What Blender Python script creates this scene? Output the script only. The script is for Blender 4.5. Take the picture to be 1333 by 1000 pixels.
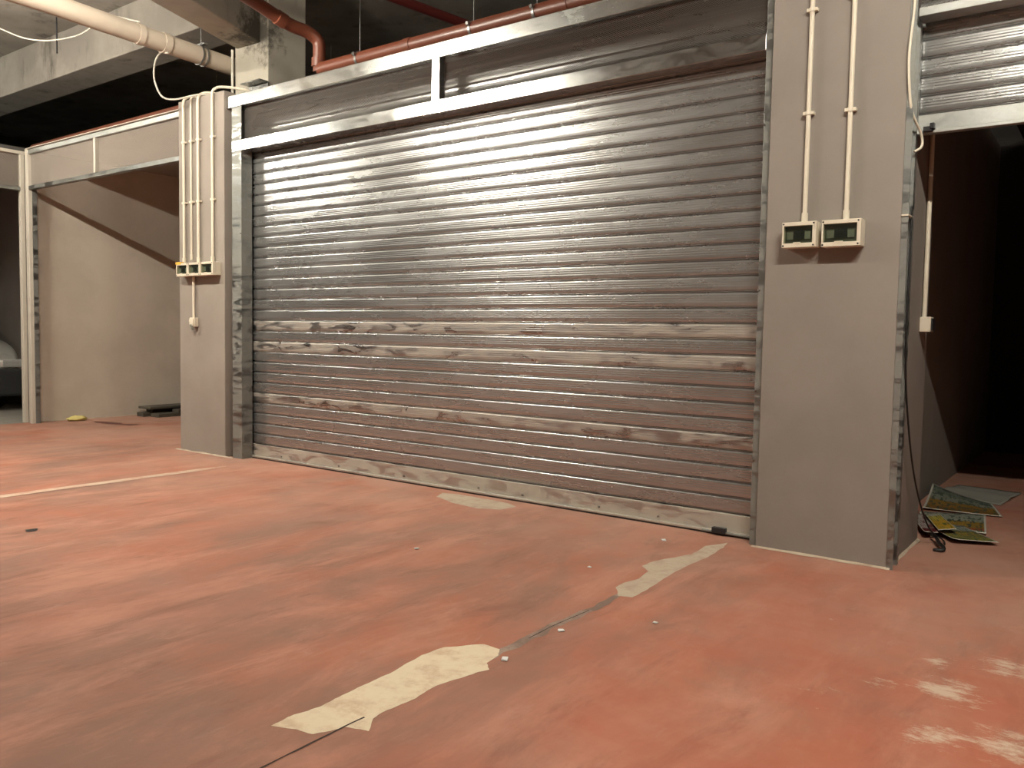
import bpy, bmesh, math, random
from mathutils import Vector, Matrix, noise
random.seed(7)
S = bpy.context.scene
for o in list(bpy.data.objects): bpy.data.objects.remove(o)
COL = S.collection

# ---------------------------------------------------------------- camera
cd = bpy.data.cameras.new('camera'); cam = bpy.data.objects.new('camera', cd); COL.objects.link(cam)
cd.sensor_width = 36; cd.lens = 36*1080/1333; cd.clip_start = .05; cd.clip_end = 200
Rv = Vector((0.80508545, 0.59291115, 0.01714021)); Uv = Vector((-0.04955078, 0.03843095, 0.99803195)); Fv = Vector((-0.59108556, 0.80435032, -0.06031941))
m = Matrix((Rv, Uv, -Fv)).transposed().to_4x4(); m.translation = (0, -4.36836, 1.1)
cam.matrix_world = m; S.camera = cam
# ---------------------------------------------------------------- exposure, world
S.view_settings.view_transform = 'Standard'; S.view_settings.look = 'None'
S.view_settings.gamma = 1; S.view_settings.use_curve_mapping = False
S.view_settings.exposure = 0.0
w = bpy.data.worlds.new('dark'); S.world = w; w.use_nodes = True
w.node_tree.nodes['Background'].inputs[0].default_value = (1, .9, .78, 1)
w.node_tree.nodes['Background'].inputs[1].default_value = .02
# ---------------------------------------------------------------- lamps (fluorescent tubes in a row under the ceiling, along X)
LZ, LY = 3.53, -2.35
LAMPS = [(-5.35, LY, LZ, 420), (-8.7, LY, LZ, 330), (0.15, LY, LZ, 360),
         (-12.6, LY, LZ, 150), (-9.5, -8.6, LZ, 160)]  # last entry is an added, unseen fill lamp behind the viewer
TUBE_R, TUBE_L = .016, 1.18
LAMP_COLOR = (1, .93, .80)

# ---------------------------------------------------------------- materials
def mat(name, color=(.5, .5, .5), rough=.6, metal=0., build=None):
    M = bpy.data.materials.new(name); M.use_nodes = True
    nt = M.node_tree; b = nt.nodes['Principled BSDF']
    b.inputs['Base Color'].default_value = (*color, 1); b.inputs['Roughness'].default_value = rough
    b.inputs['Metallic'].default_value = metal
    if build: build(nt, b)
    return M
def N(nt, t, **k):
    n = nt.nodes.new(t)
    for a, v in k.items():
        if a in n.inputs: n.inputs[a].default_value = v
        else: setattr(n, a, v)
    return n
def coords(nt, scale=(1, 1, 1)):
    g = N(nt, 'ShaderNodeNewGeometry'); mp = N(nt, 'ShaderNodeMapping'); mp.inputs['Scale'].default_value = scale
    nt.links.new(g.outputs['Position'], mp.inputs['Vector']); return mp.outputs[0]
def nz(nt, sc, det=4, rough=.55, scale=(1, 1, 1), dist=0., lo=None, hi=None):
    n = N(nt, 'ShaderNodeTexNoise'); n.inputs['Scale'].default_value = sc; n.inputs['Detail'].default_value = det
    n.inputs['Roughness'].default_value = rough; n.inputs['Distortion'].default_value = dist
    nt.links.new(coords(nt, scale), n.inputs['Vector'])
    out = n.outputs['Fac']
    if lo is not None:
        r = N(nt, 'ShaderNodeMapRange'); r.inputs['From Min'].default_value = lo; r.inputs['From Max'].default_value = hi
        r.interpolation_type = 'SMOOTHSTEP'
        nt.links.new(out, r.inputs['Value']); out = r.outputs['Result']
    return out
def mix(nt, fac, a, b, blend='MIX'):
    n = N(nt, 'ShaderNodeMix'); n.data_type = 'RGBA'; n.blend_type = blend
    for s, v in ((0, fac), (6, a), (7, b)):
        if isinstance(v, (int, float)): n.inputs[s].default_value = v
        elif isinstance(v, tuple): n.inputs[s].default_value = (*v, 1)
        else: nt.links.new(v, n.inputs[s])
    return n.outputs[2]
def mth(nt, op, a, b=None, c=None):
    n = N(nt, 'ShaderNodeMath'); n.operation = op
    for i, v in enumerate((a, b, c)):
        if v is None: continue
        if isinstance(v, (int, float)): n.inputs[i].default_value = v
        else: nt.links.new(v, n.inputs[i])
    return n.outputs[0]
def rng(nt, v, a, b, c, d):
    r = N(nt, 'ShaderNodeMapRange'); nt.links.new(v, r.inputs[0])
    for i, q in enumerate((a, b, c, d)): r.inputs[i+1].default_value = q
    return r.outputs[0]
def bump(nt, b, h, strength=.3, dist=.01):
    n = N(nt, 'ShaderNodeBump'); n.inputs['Strength'].default_value = strength; n.inputs['Distance'].default_value = dist
    nt.links.new(h, n.inputs['Height']); nt.links.new(n.outputs[0], b.inputs['Normal'])

def m_plaster(c1, c2, dirt=.0, stain=None):
    def f(nt, b):
        c = mix(nt, nz(nt, 1.6, 6, .6, lo=.35, hi=.65), c1, c2)
        c = mix(nt, mth(nt, 'MULTIPLY', nz(nt, 40, 3), .18), c, tuple(x*.75 for x in c1))
        if dirt: c = mix(nt, mth(nt, 'MULTIPLY', nz(nt, 3, 8, .7, scale=(1, 1, .35), lo=.52, hi=.72), dirt), c, (.08, .07, .055))
        if stain:
            g = N(nt, 'ShaderNodeNewGeometry'); d = N(nt, 'ShaderNodeVectorMath'); d.operation = 'DISTANCE'; d.inputs[1].default_value = stain
            nt.links.new(g.outputs['Position'], d.inputs[0])
            k = mth(nt, 'ADD', rng(nt, d.outputs['Value'], 0, .42, .5, 0), nz(nt, 9, 8, .75))
            c = mix(nt, mth(nt, 'MULTIPLY', rng(nt, k, .68, .88, 0, 1), .85), c, (.045, .04, .03))
        nt.links.new(c, b.inputs['Base Color']); bump(nt, b, nz(nt, 120, 3), .25, .002)
    return f
M = {}
M['plaster'] = mat('plaster_grey_beige', rough=.9, build=m_plaster((.30, .262, .225), (.255, .222, .19)))
M['pier'] = mat('pier_plaster', rough=.9, build=m_plaster((.27, .236, .207), (.235, .207, .18)))
M['beige'] = mat('partition_plaster', rough=.9, build=m_plaster((.60, .53, .435), (.52, .46, .375)))
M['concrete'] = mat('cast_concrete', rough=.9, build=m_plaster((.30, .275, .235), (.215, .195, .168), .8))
M['whiteconc'] = mat('limewashed_concrete', rough=.9, build=m_plaster((.36, .33, .27), (.29, .262, .215), .35, (-6.20, .22, 3.68)))
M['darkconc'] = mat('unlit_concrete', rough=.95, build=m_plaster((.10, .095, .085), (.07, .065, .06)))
M['blackconc'] = mat('shade_black_concrete', (.025, .023, .02), .95)  # near-black base: the right bay's darkness is put into the colour
M['garagefloor'] = mat('grey_screed', rough=.8, build=m_plaster((.30, .28, .24), (.24, .22, .19)))

def b_floor(nt, b):
    base = mix(nt, nz(nt, .9, 7, .62, dist=.6, lo=.36, hi=.66), (.40, .150, .092), (.36, .175, .125))
    # dusty, worn, greyish and pinkish zones; trowel sweeps run roughly along the aisle
    base = mix(nt, mth(nt, 'MULTIPLY', nz(nt, 1.3, 9, .68, scale=(1.2, .6, 1), dist=.3, lo=.40, hi=.66), .85), base, (.25, .150, .112))
    base = mix(nt, mth(nt, 'MULTIPLY', nz(nt, 2.1, 9, .7, scale=(1.5, .5, 1), dist=.4, lo=.44, hi=.72), .85), base, (.50, .245, .170))
    base = mix(nt, mth(nt, 'MULTIPLY', nz(nt, 3.1, 9, .72, scale=(1.9, .5, 1), dist=.5, lo=.50, hi=.72), .70), base, (.22, .105, .075))
    base = mix(nt, mth(nt, 'MULTIPLY', nz(nt, 7, 9, .75, scale=(1.7, .5, 1), dist=.8, lo=.55, hi=.75), .5), base, (.44, .27, .20))
    sx0 = N(nt, 'ShaderNodeSeparateXYZ'); g0 = N(nt, 'ShaderNodeNewGeometry'); nt.links.new(g0.outputs['Position'], sx0.inputs[0])
    fresh = mth(nt, 'MULTIPLY', rng(nt, sx0.outputs[0], -1.75, -1.2, 0, 1), rng(nt, nz(nt, 1.7, 7, .6, scale=(.7, 1.3, 1)), .35, .6, 0, 1))
    base = mix(nt, mth(nt, 'MULTIPLY', fresh, .65), base, (.36, .105, .062))
    # greyer, paler towards the shutters
    sx = N(nt, 'ShaderNodeSeparateXYZ'); g = N(nt, 'ShaderNodeNewGeometry'); nt.links.new(g.outputs['Position'], sx.inputs[0])
    near = mth(nt, 'MULTIPLY', rng(nt, sx.outputs[1], -1.9, .1, 0, 1), nz(nt, 1.1, 6, .6, lo=.3, hi=.6))
    base = mix(nt, mth(nt, 'MULTIPLY', near, .6), base, (.50, .30, .225))
    # pale abraded scuffs
    tot = None
    for (x, y, r, k) in ((-.39, -1.49, .22, 1), (-.25, -1.15, .22, .9), (-.36, -1.85, .17, .95), (-.20, -1.78, .22, .95), (-.46, -1.25, .14, .8), (-.56, -1.56, .16, .6), (-.85, -1.0, .2, .35), (-.70, -1.75, .25, .45)):
        d = N(nt, 'ShaderNodeVectorMath'); d.operation = 'DISTANCE'; d.inputs[1].default_value = (x, y, 0)
        nt.links.new(g.outputs['Position'], d.inputs[0])
        v = mth(nt, 'MULTIPLY', rng(nt, d.outputs['Value'], 0, r, 1, 0), k)
        tot = v if tot is None else mth(nt, 'MAXIMUM', tot, v)
    sc = mth(nt, 'ADD', mth(nt, 'MULTIPLY', tot, .36), nz(nt, 13, 10, .8, scale=(.6, 1.3, 1)))
    sc = mth(nt, 'MULTIPLY', rng(nt, sc, .70, .84, 0, 1), mth(nt, 'MINIMUM', mth(nt, 'MULTIPLY', tot, 6), 1))
    base = mix(nt, mth(nt, 'MULTIPLY', sc, .75), base, (.56, .46, .35))
    nt.links.new(base, b.inputs['Base Color'])
    nt.links.new(rng(nt, nz(nt, 3, 6, .6), .3, .7, .70, .95), b.inputs['Roughness'])
    b.inputs['Specular IOR Level'].default_value = .25
    bump(nt, b, nz(nt, 25, 8, .7), .25, .004)
M['floor'] = mat('red_painted_concrete', rough=.7, build=b_floor)

def b_galv(base, rough, dusty=0., spangle=.12, stretch=(1, 1, 1), dust=(.47, .42, .34), metal=1.):
    def f(nt, b):
        v = N(nt, 'ShaderNodeTexVoronoi'); v.inputs['Scale'].default_value = 60; nt.links.new(coords(nt), v.inputs['Vector'])
        s = N(nt, 'ShaderNodeSeparateColor'); nt.links.new(v.outputs['Color'], s.inputs[0])
        c = mix(nt, mth(nt, 'MULTIPLY', s.outputs[0], spangle*2), base, tuple(x*.72 for x in base))
        n1 = nz(nt, 2.5, 6, .6, scale=stretch)
        c = mix(nt, mth(nt, 'MULTIPLY', nz(nt, 6, 6, .6, scale=stretch, lo=.45, hi=.7), .35), c, tuple(x*.78 for x in base))
        r = rng(nt, n1, .3, .7, rough-.05, rough+.07)
        if dusty:
            d = mth(nt, 'MULTIPLY', nz(nt, 4.5, 7, .68, scale=(1, 1, 3.5), dist=.8, lo=.40, hi=.56), dusty)
            c = mix(nt, d, c, dust)
            r = mth(nt, 'ADD', r, mth(nt, 'MULTIPLY', d, .35))
            nt.links.new(mth(nt, 'SUBTRACT', 1, mth(nt, 'MULTIPLY', d, .85)), b.inputs['Metallic'])
        if not dusty: b.inputs['Metallic'].default_value = metal
        nt.links.new(c, b.inputs['Base Color']); nt.links.new(r, b.inputs['Roughness'])
        bump(nt, b, nz(nt, 9, 3, .5, scale=stretch), 0.015, .01)
    return f
M['slat'] = mat('galvanised_slat', metal=1, build=b_galv((.42, .425, .42), .26, 0, .05, (.6, 1, 3), metal=.84))
M['slatdust'] = mat('dusty_slat', metal=1, build=b_galv((.40, .40, .395), .27, .55, .05))
M['raildust'] = mat('dusty_bottom_rail', metal=1, build=b_galv((.52, .51, .48), .38, .7, .05))
M['galv'] = mat('galvanised_frame', metal=1, build=b_galv((.40, .41, .40), .20, .12, .2))
M['galvjamb'] = mat('weathered_galvanised', metal=1, build=b_galv((.28, .29, .28), .36, .75, .25, dust=(.22, .22, .195)))
M['galvpale'] = mat('dull_galvanised', metal=1, build=b_galv((.42, .43, .41), .40, .45, .16, dust=(.36, .36, .32)))
M['coil'] = mat('shaded_slat', metal=1, build=b_galv((.26, .26, .255), .27, 0, .05, (.6, 1, 3)))  # darker copy of the slat metal, shade behind the mesh painted in
M['mesh'] = mat('expanded_mesh', (.26, .25, .23), .45, .8)
M['meshlight'] = mat('expanded_mesh_pale', (.42, .37, .32), .55, .4)
M['cream'] = mat('cream_painted_steel', (.55, .51, .43), .5)
M['pvcwhite'] = mat('cream_plastic', (.66, .60, .48), .45)
M['cable'] = mat('grey_white_cable', (.50, .47, .40), .5)
M['pipe'] = mat('pale_pipe', rough=.5, build=m_plaster((.47, .40, .32), (.40, .34, .27)))
M['pvc'] = mat('orange_brown_pvc', (.135, .040, .021), .38)
M['redpipe'] = mat('dark_red_pipe', (.14, .022, .018), .45)
M['blackc'] = mat('black_rubber', (.015, .014, .013), .5)
M['dark'] = mat('dark_plastic', (.02, .02, .022), .35)
M['greyp'] = mat('grey_breaker_plastic', (.26, .27, .23), .5)
M['recess'] = mat('enclosure_inside', (.13, .13, .105), .6)
M['yellow'] = mat('yellow_tape', (.75, .42, .05), .6)
M['rag'] = mat('yellow_rag', (.70, .60, .22), .9)
M['thread'] = mat('threaded_steel', (.25, .25, .24), .4, .9)
M['redplate'] = mat('dark_hole', (.05, .02, .018), .8)
def b_glass(nt, b):
    out = [n for n in nt.nodes if n.type == 'OUTPUT_MATERIAL'][0]
    t = N(nt, 'ShaderNodeBsdfTransparent'); t.inputs[0].default_value = (.85, .88, .82, 1)
    ms = N(nt, 'ShaderNodeMixShader'); ms.inputs[0].default_value = .12
    nt.links.new(t.outputs[0], ms.inputs[1]); nt.links.new(b.outputs[0], ms.inputs[2]); nt.links.new(ms.outputs[0], out.inputs[0])
M['smoky'] = mat('smoky_window', (.04, .045, .04), .08, build=b_glass)
def b_patch(nt, b):
    c = mix(nt, nz(nt, 9, 8, .7, lo=.42, hi=.7), (.70, .59, .42), (.55, .40, .27))
    c = mix(nt, mth(nt, 'MULTIPLY', nz(nt, 30, 6, .7, lo=.5, hi=.75), .4), c, (.72, .64, .50))
    nt.links.new(c, b.inputs['Base Color']); bump(nt, b, nz(nt, 60, 5), .3, .003)
M['patch'] = mat('cream_cement', rough=.9, build=b_patch)
def b_patch2(nt, b):
    c = mix(nt, nz(nt, 9, 8, .7, lo=.42, hi=.7), (.50, .41, .31), (.40, .29, .215))
    nt.links.new(c, b.inputs['Base Color'])
M['patch2'] = mat('worn_cement', rough=.9, build=b_patch2)
def b_line(nt, b):
    c = mix(nt, nz(nt, 5, 8, .7, lo=.42, hi=.7), (.56, .42, .31), (.47, .25, .18))
    nt.links.new(c, b.inputs['Base Color'])
M['line'] = mat('pale_floor_line', rough=.9, build=b_line)
def b_joint(nt, b):
    c = mix(nt, nz(nt, 4, 8, .7, lo=.42, hi=.62), (.20, .135, .105), (.33, .25, .20))
    nt.links.new(c, b.inputs['Base Color'])
M['joint'] = mat('dusty_joint', rough=.95, build=b_joint)
M['crack'] = mat('open_joint', (.05, .03, .022), .95)
M['stain'] = mat('dark_stain', rough=.5, color=(.13, .035, .025))
M['carpaint'] = mat('silver_car_paint', (.42, .42, .39), .35, .3)
M['carglass'] = mat('car_glass', (.02, .02, .022), .08)
M['lens'] = mat('headlight_lens', (.75, .75, .72), .12, .6)
M['tyre'] = mat('tyre_rubber', (.02, .02, .02), .8)
M['plate'] = mat('white_plate', (.7, .7, .68), .4)
M['oldwood'] = mat('old_dark_boards', rough=.8, build=m_plaster((.085, .075, .055), (.05, .045, .035)))
M['housing'] = mat('white_lamp_housing', (.7, .69, .66), .5)
def tube_mat(watts):
    def f(nt, b):
        b.inputs['Emission Color'].default_value = (*LAMP_COLOR, 1)
        b.inputs['Emission Strength'].default_value = watts/(math.pi*2*math.pi*TUBE_R*TUBE_L)
    return mat('lit_tube', (1, 1, 1), .5, build=f)

# ---------------------------------------------------------------- helpers
class MB:
    def __init__(s): s.v = []; s.f = []; s.m = []; s.sm = []
    def add(s, vs, fs, mi=0, smooth=False):
        k = len(s.v); s.v += [tuple(v) for v in vs]; s.f += [tuple(i+k for i in f) for f in fs]
        s.m += [mi]*len(fs); s.sm += [smooth]*len(fs); return s
    def box(s, x0, x1, y0, y1, z0, z1, mi=0):
        v = [(x0, y0, z0), (x1, y0, z0), (x1, y1, z0), (x0, y1, z0), (x0, y0, z1), (x1, y0, z1), (x1, y1, z1), (x0, y1, z1)]
        return s.add(v, [(0, 3, 2, 1), (4, 5, 6, 7), (0, 1, 5, 4), (1, 2, 6, 5), (2, 3, 7, 6), (3, 0, 4, 7)], mi)
    def tube(s, pts, r, n=12, cap=True, mi=0, smooth=True):
        pts = [Vector(p) for p in pts]; rings = []; prev = None
        rr = r if isinstance(r, (list, tuple)) else [r]*len(pts)
        for i, p in enumerate(pts):
            t = (pts[min(i+1, len(pts)-1)]-pts[max(i-1, 0)]).normalized()
            if prev is None:
                a = Vector((0, 0, 1)) if abs(t.z) < .9 else Vector((1, 0, 0)); u = t.cross(a).normalized()
            else:
                u = (prev-t*prev.dot(t)).normalized()
            prev = u; w_ = t.cross(u)
            rings.append([p+rr[i]*(math.cos(2*math.pi*k/n)*u+math.sin(2*math.pi*k/n)*w_) for k in range(n)])
        vs = [v for r_ in rings for v in r_]; fs = []
        for i in range(len(pts)-1):
            for k in range(n): fs.append((i*n+k, i*n+(k+1) % n, (i+1)*n+(k+1) % n, (i+1)*n+k))
        s.add(vs, fs, mi, smooth)
        if cap: s.add(rings[0], [tuple(range(n))[::-1]], mi); s.add(rings[-1], [tuple(range(n))], mi)
        return s
    def build(s, name, mats, parent=None, bevel=0, loc=None):
        me = bpy.data.meshes.new(name)
        org = Vector(loc) if loc else Vector((0, 0, 0))
        me.from_pydata([tuple(Vector(v)-org) for v in s.v], [], s.f)
        for a in (mats if isinstance(mats, (list, tuple)) else [mats]): me.materials.append(a)
        me.polygons.foreach_set('material_index', s.m); me.polygons.foreach_set('use_smooth', s.sm); me.update()
        o = bpy.data.objects.new(name, me); COL.objects.link(o)
        if parent:
            o.parent = parent
        o.location = org
        if bevel:
            b = o.modifiers.new('bevel', 'BEVEL'); b.width = bevel; b.segments = 2; b.limit_method = 'ANGLE'
        return o
def local(o, root):
    "keep world place while parenting to an empty standing at root.location (no rotation)"
    o.location = o.location - root.location; return o
def thing(name, label, cat, loc, group=None):
    o = bpy.data.objects.new(name, None); COL.objects.link(o); o.location = loc; o.empty_display_size = .1
    o['label'] = label; o['category'] = cat
    if group: o['group'] = group
    return o
def part(mb, name, mt, root, bevel=0, label=None):
    o = mb.build(name, mt, root, bevel); anc = root; off = Vector((0, 0, 0))
    while anc: off += anc.location; anc = anc.parent
    o.location = -off
    if label: o['label'] = label
    return o
def tag(o, label, cat, group=None):
    o['label'] = label; o['category'] = cat
    if group: o['group'] = group
    return o
def struct(mb, name, mt, parent=None, bevel=0, label=None, cat=None):
    o = mb.build(name, mt, parent, bevel)
    if not parent: o['kind'] = 'structure'
    if label: o['label'] = label
    if cat: o['category'] = cat
    return o
def smoothpath(pts, n=8):
    P = [Vector(p) for p in pts]; P = [2*P[0]-P[1]]+P+[2*P[-1]-P[-2]]; out = []
    for i in range(1, len(P)-2):
        for k in range(n):
            t = k/n; a, b, c, d = P[i-1:i+3]
            out.append(.5*((2*b)+(c-a)*t+(2*a-5*b+4*c-d)*t*t+(3*b-a-3*c+d)*t**3))
    out.append(P[-2]); return out

# ---------------------------------------------------------------- setting
fl = MB(); fl.add([(-16, -10, 0), (6, -10, 0), (6, 9, 0), (-16, 9, 0)], [(0, 1, 2, 3)])
floor = struct(fl, 'floor', M['floor'], label='red painted concrete floor with dusty worn patches')

def blob(pts, z, rough_amp=.012, sub=7):
    n = len(pts); out = []
    for i in range(n):
        a, b = Vector(pts[i]), Vector(pts[(i+1) % n])
        for k in range(sub):
            p = a.lerp(b, k/sub)
            q = noise.noise_vector(Vector((p.x*14, p.y*14, 3)))*rough_amp + noise.noise_vector(Vector((p.x*50, p.y*50, 7)))*rough_amp*.45
            out.append((p.x+q.x, p.y+q.y, z))
    bm = bmesh.new(); vs = [bm.verts.new(v) for v in out]; f = bm.faces.new(vs); f.normal_update()
    if f.normal.z < 0: f.normal_flip()
    bmesh.ops.triangulate(bm, faces=[f])
    mb = MB(); bm.verts.index_update(); mb.add([v.co for v in bm.verts], [[v.index for v in ff.verts] for ff in bm.faces]); bm.free()
    return mb
A = [(-1.862, -2.949), (-1.861, -2.865), (-1.842, -2.788), (-1.848, -2.694), (-1.85, -2.597), (-1.856, -2.466), (-1.874, -2.307), (-1.859, -2.205), (-1.818, -2.145), (-1.768, -2.095), (-1.697, -2.102), (-1.674, -2.146), (-1.658, -2.226), (-1.619, -2.26), (-1.646, -2.352), (-1.675, -2.457), (-1.662, -2.566), (-1.674, -2.699), (-1.662, -2.744), (-1.621, -2.798), (-1.69, -2.825), (-1.711, -2.881), (-1.729, -2.906), (-1.786, -2.918)]
struct(blob(A, .0008, .007), 'cement_patch', M['patch'], floor, label='large cream cement patch on the floor joint')
B = [(-1.737, -1.215), (-1.741, -1.131), (-1.718, -1.037), (-1.74, -0.897), (-1.807, -0.836), (-1.802, -0.726), (-1.757, -0.598), (-1.71, -0.483), (-1.721, -0.274), (-1.655, -0.133), (-1.636, -0.263), (-1.625, -0.469), (-1.635, -0.71), (-1.636, -0.859), (-1.619, -1.089), (-1.611, -1.289), (-1.669, -1.311)]
struct(blob(B, .0008, .006), 'cement_patch', M['patch2'], floor, label='greyish worn cement patch on the joint near the door')
Cc = [(-3.66, -.22), (-3.72, -.09), (-3.6, -.06), (-3.332, -.06), (-3.161, -.08), (-3.064, -.131), (-3.09, -.265), (-3.227, -.334), (-3.443, -.303)]
struct(blob(Cc, .0008, .006), 'cement_patch', M['patch2'], floor, label='oval worn cement patch in front of the shutter')
def joint(y0, y1, wfun, z, name, mt, label):
    jt = MB(); prev = None; K = 90
    for i in range(K+1):
        y = y0+(y1-y0)*i/K; x = -1.705+.045*(y+4.2)/4.1+noise.noise((0, y*3, 0))*.012
        a = wfun(y)*(1+.8*noise.noise((y*11, 1, 0))); b = wfun(y)*(1+.8*noise.noise((y*13, 9, 0)))
        if prev: jt.add([(prev[0]-prev[2], prev[1], z), (prev[0]+prev[3], prev[1], z), (x+b, y, z), (x-a, y, z)], [(0, 1, 2, 3)])
        prev = (x, y, a, b)
    struct(jt, name, mt, floor, label=label)
joint(-4.3, -2.75, lambda y: .0035, .0012, 'floor_joint', M['crack'], 'thin dark joint line in the floor')
joint(-2.3, -1.2, lambda y: .016*min(1, (-1.15-y)/.3)+.004, .0006, 'floor_joint', M['joint'], 'grey dusty filled joint between the two cement patches')
joint(-1.95, -1.55, lambda y: .0022, .0012, 'floor_joint', M['crack'], 'short dark crack in the filled joint')
ln = MB(); prev = None
for i in range(80):
    y = -7+i*6.6/79; x = -5.75+.004*(y+2)+noise.noise((0, y*2, 5))*.01; wd = .045+.01*noise.noise((y*5, 2, 0))
    wd *= min(1, (-.38-y)/.3+.15)
    if prev: ln.add([(prev[0]-prev[2], prev[1], .0025), (prev[0]+prev[2], prev[1], .0025), (x+wd, y, .0025), (x-wd, y, .0025)], [(0, 1, 2, 3)])
    prev = (x, y, wd)
struct(ln, 'floor_line', M['line'], floor, label='pale painted bay line running to the left pier')
struct(blob([(-4.72, -2.36), (-4.70, -2.30), (-4.64, -2.33), (-4.66, -2.38)], .002, .006), 'floor_stain', M['dark'], floor, label='small dark mark on the floor')
struct(blob([(-9.6, .50), (-9.4, .62), (-9.1, .60), (-8.95, .68), (-8.9, .55), (-9.2, .48), (-9.4, .44)], .002, .03), 'floor_stain', M['stain'], floor, label='dark red stain by the beige wall')

# piers
pl = MB().box(-6.838, -6.166, -.12, .62, 0, 3.095)
struct(pl, 'wall_pier_left', M['plaster'], bevel=.006, label='plastered pier carrying the three small enclosures')
pr = MB().box(-1.512, -.866, -.12, .62, 0, 3.10)
struct(pr, 'wall_pier_right', M['pier'], bevel=.006, label='plastered pier between the closed and the raised shutter')
# mortar fillets
def fillet(p0, p1, nrm, name, par, w0=.016):
    mb = MB(); p0 = Vector(p0); p1 = Vector(p1); nn = Vector(nrm); K = 40; prev = None
    for i in range(K+1):
        p = p0.lerp(p1, i/K); a = w0*(1+.7*noise.noise(p*9)); h = .010*(1+.7*noise.noise(p*7+Vector((4, 0, 0))))
        cur = (p+nn*a+Vector((0, 0, .0015)), p+nn*(.0005)+Vector((0, 0, h)))
        if prev: mb.add([prev[0], cur[0], cur[1], prev[1]], [(0, 1, 2, 3)])
        prev = cur
    o = mb.build(name, M['patch2'], par); return o
fillet((-1.53, -.12, 0), (-.85, -.12, 0), (0, -1, 0), 'mortar_fillet', bpy.data.objects['wall_pier_right'])
fillet((-.866, .0, 0), (-.866, .62, 0), (1, 0, 0), 'mortar_fillet', bpy.data.objects['wall_pier_right'], .014)
fillet((-6.90, -.12, 0), (-6.05, -.12, 0), (0, -1, 0), 'mortar_fillet', bpy.data.objects['wall_pier_left'])
struct(MB().box(2.6, 3.2, -.12, .62, 0, 3.10), 'wall_pier_far_right', M['pier'])
# partitions
XW = -9.93
struct(MB().box(XW-.12, XW, 0, 5.2, 0, 3.04), 'wall_left', M['beige'], label='beige plastered side wall of the open left bay')
fillet((XW, .05, 0), (XW, 5, 0), (1, 0, 0), 'mortar_fillet', bpy.data.objects['wall_left'], .02)
struct(MB().box(-6.56, -6.44, .62, 5.2, 0, 3.04), 'wall_partition_left', M['plaster'])
struct(MB().box(-1.20, -1.075, .62, 5.2, 0, 3.04), 'wall_partition_right', M['pier'])
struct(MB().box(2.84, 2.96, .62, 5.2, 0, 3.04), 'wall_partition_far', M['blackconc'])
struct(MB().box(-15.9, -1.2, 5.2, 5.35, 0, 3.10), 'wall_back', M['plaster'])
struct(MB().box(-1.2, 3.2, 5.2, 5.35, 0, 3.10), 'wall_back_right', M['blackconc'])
# bay ceilings
struct(MB().box(-9.93, -6.838, -.03, 5.2, 3.041, 3.06), 'ceiling_bay_left', M['plaster'])
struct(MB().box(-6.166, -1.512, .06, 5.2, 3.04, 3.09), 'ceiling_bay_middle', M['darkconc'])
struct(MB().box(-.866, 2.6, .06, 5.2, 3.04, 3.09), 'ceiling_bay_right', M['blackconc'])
# side garage on the far left
struct(MB().add([(-15.9, -6, .004), (XW-.02, -6, .004), (XW-.02, .9, .004), (-15.9, .9, .004)], [(0, 1, 2, 3)]), 'floor_side_garage', M['garagefloor'])
struct(MB().box(-15.9, XW-.12, .9, 1.02, 0, 3.04), 'wall_side_garage', M['pier'])
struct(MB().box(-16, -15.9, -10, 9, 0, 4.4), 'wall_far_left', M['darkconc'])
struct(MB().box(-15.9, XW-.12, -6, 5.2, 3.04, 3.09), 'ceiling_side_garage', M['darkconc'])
# main hall enclosure
struct(MB().box(-16, 6, -10, 9, 4.42, 4.6), 'ceiling', M['concrete'], label='grey concrete slab ceiling')
struct(MB().box(-16, 6, -10.15, -10, 0, 4.42), 'wall_front', M['plaster'])
struct(MB().box(6, 6.15, -10, 9, 0, 4.42), 'wall_right', M['plaster'])
struct(MB().box(-16, 6, 9, 9.15, 0, 4.42), 'wall_rear', M['darkconc'])
# concrete frame: beam along the bays, column and cross beam
struct(MB().box(-15.9, -6.62, .30, .72, 3.93, 4.42), 'ceiling_beam', M['concrete'], bevel=.01, label='long concrete beam over the left bays')
struct(MB().box(-6.605, -6.131, .30, .715, 3.09, 4.42), 'wall_column', M['whiteconc'], bevel=.008, label='pale concrete column standing over the left pier')
def skew():
    mb = MB(); a0 = Vector((-6.57, .30, 0)); b0 = Vector((-6.24, .30, 0)); d = Vector((.40, -1.04, 0))*3.4
    z0, z1 = 3.62, 4.42; v = []
    for z in (z0, z1):
        for p in (a0, b0, b0+d, a0+d+Vector((-.05, 0, 0))): v.append((p.x, p.y, z))
    return mb.add(v, [(0, 1, 2, 3), (7, 6, 5, 4), (0, 4, 5, 1), (1, 5, 6, 2), (2, 6, 7, 3), (3, 7, 4, 0)])
struct(skew(), 'ceiling_cross_beam', M['whiteconc'], bevel=.01, label='pale cross beam reaching the column with dirty stain')
tag(MB().box(-6.39, -6.12, .20, .298, 3.255, 3.265).box(-6.39, -6.12, .288, .298, 3.18, 3.255).build('steel_bracket', M['galv'], bevel=.002),
    'small pale steel angle bracket at the foot of the concrete column', 'bracket')

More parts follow.
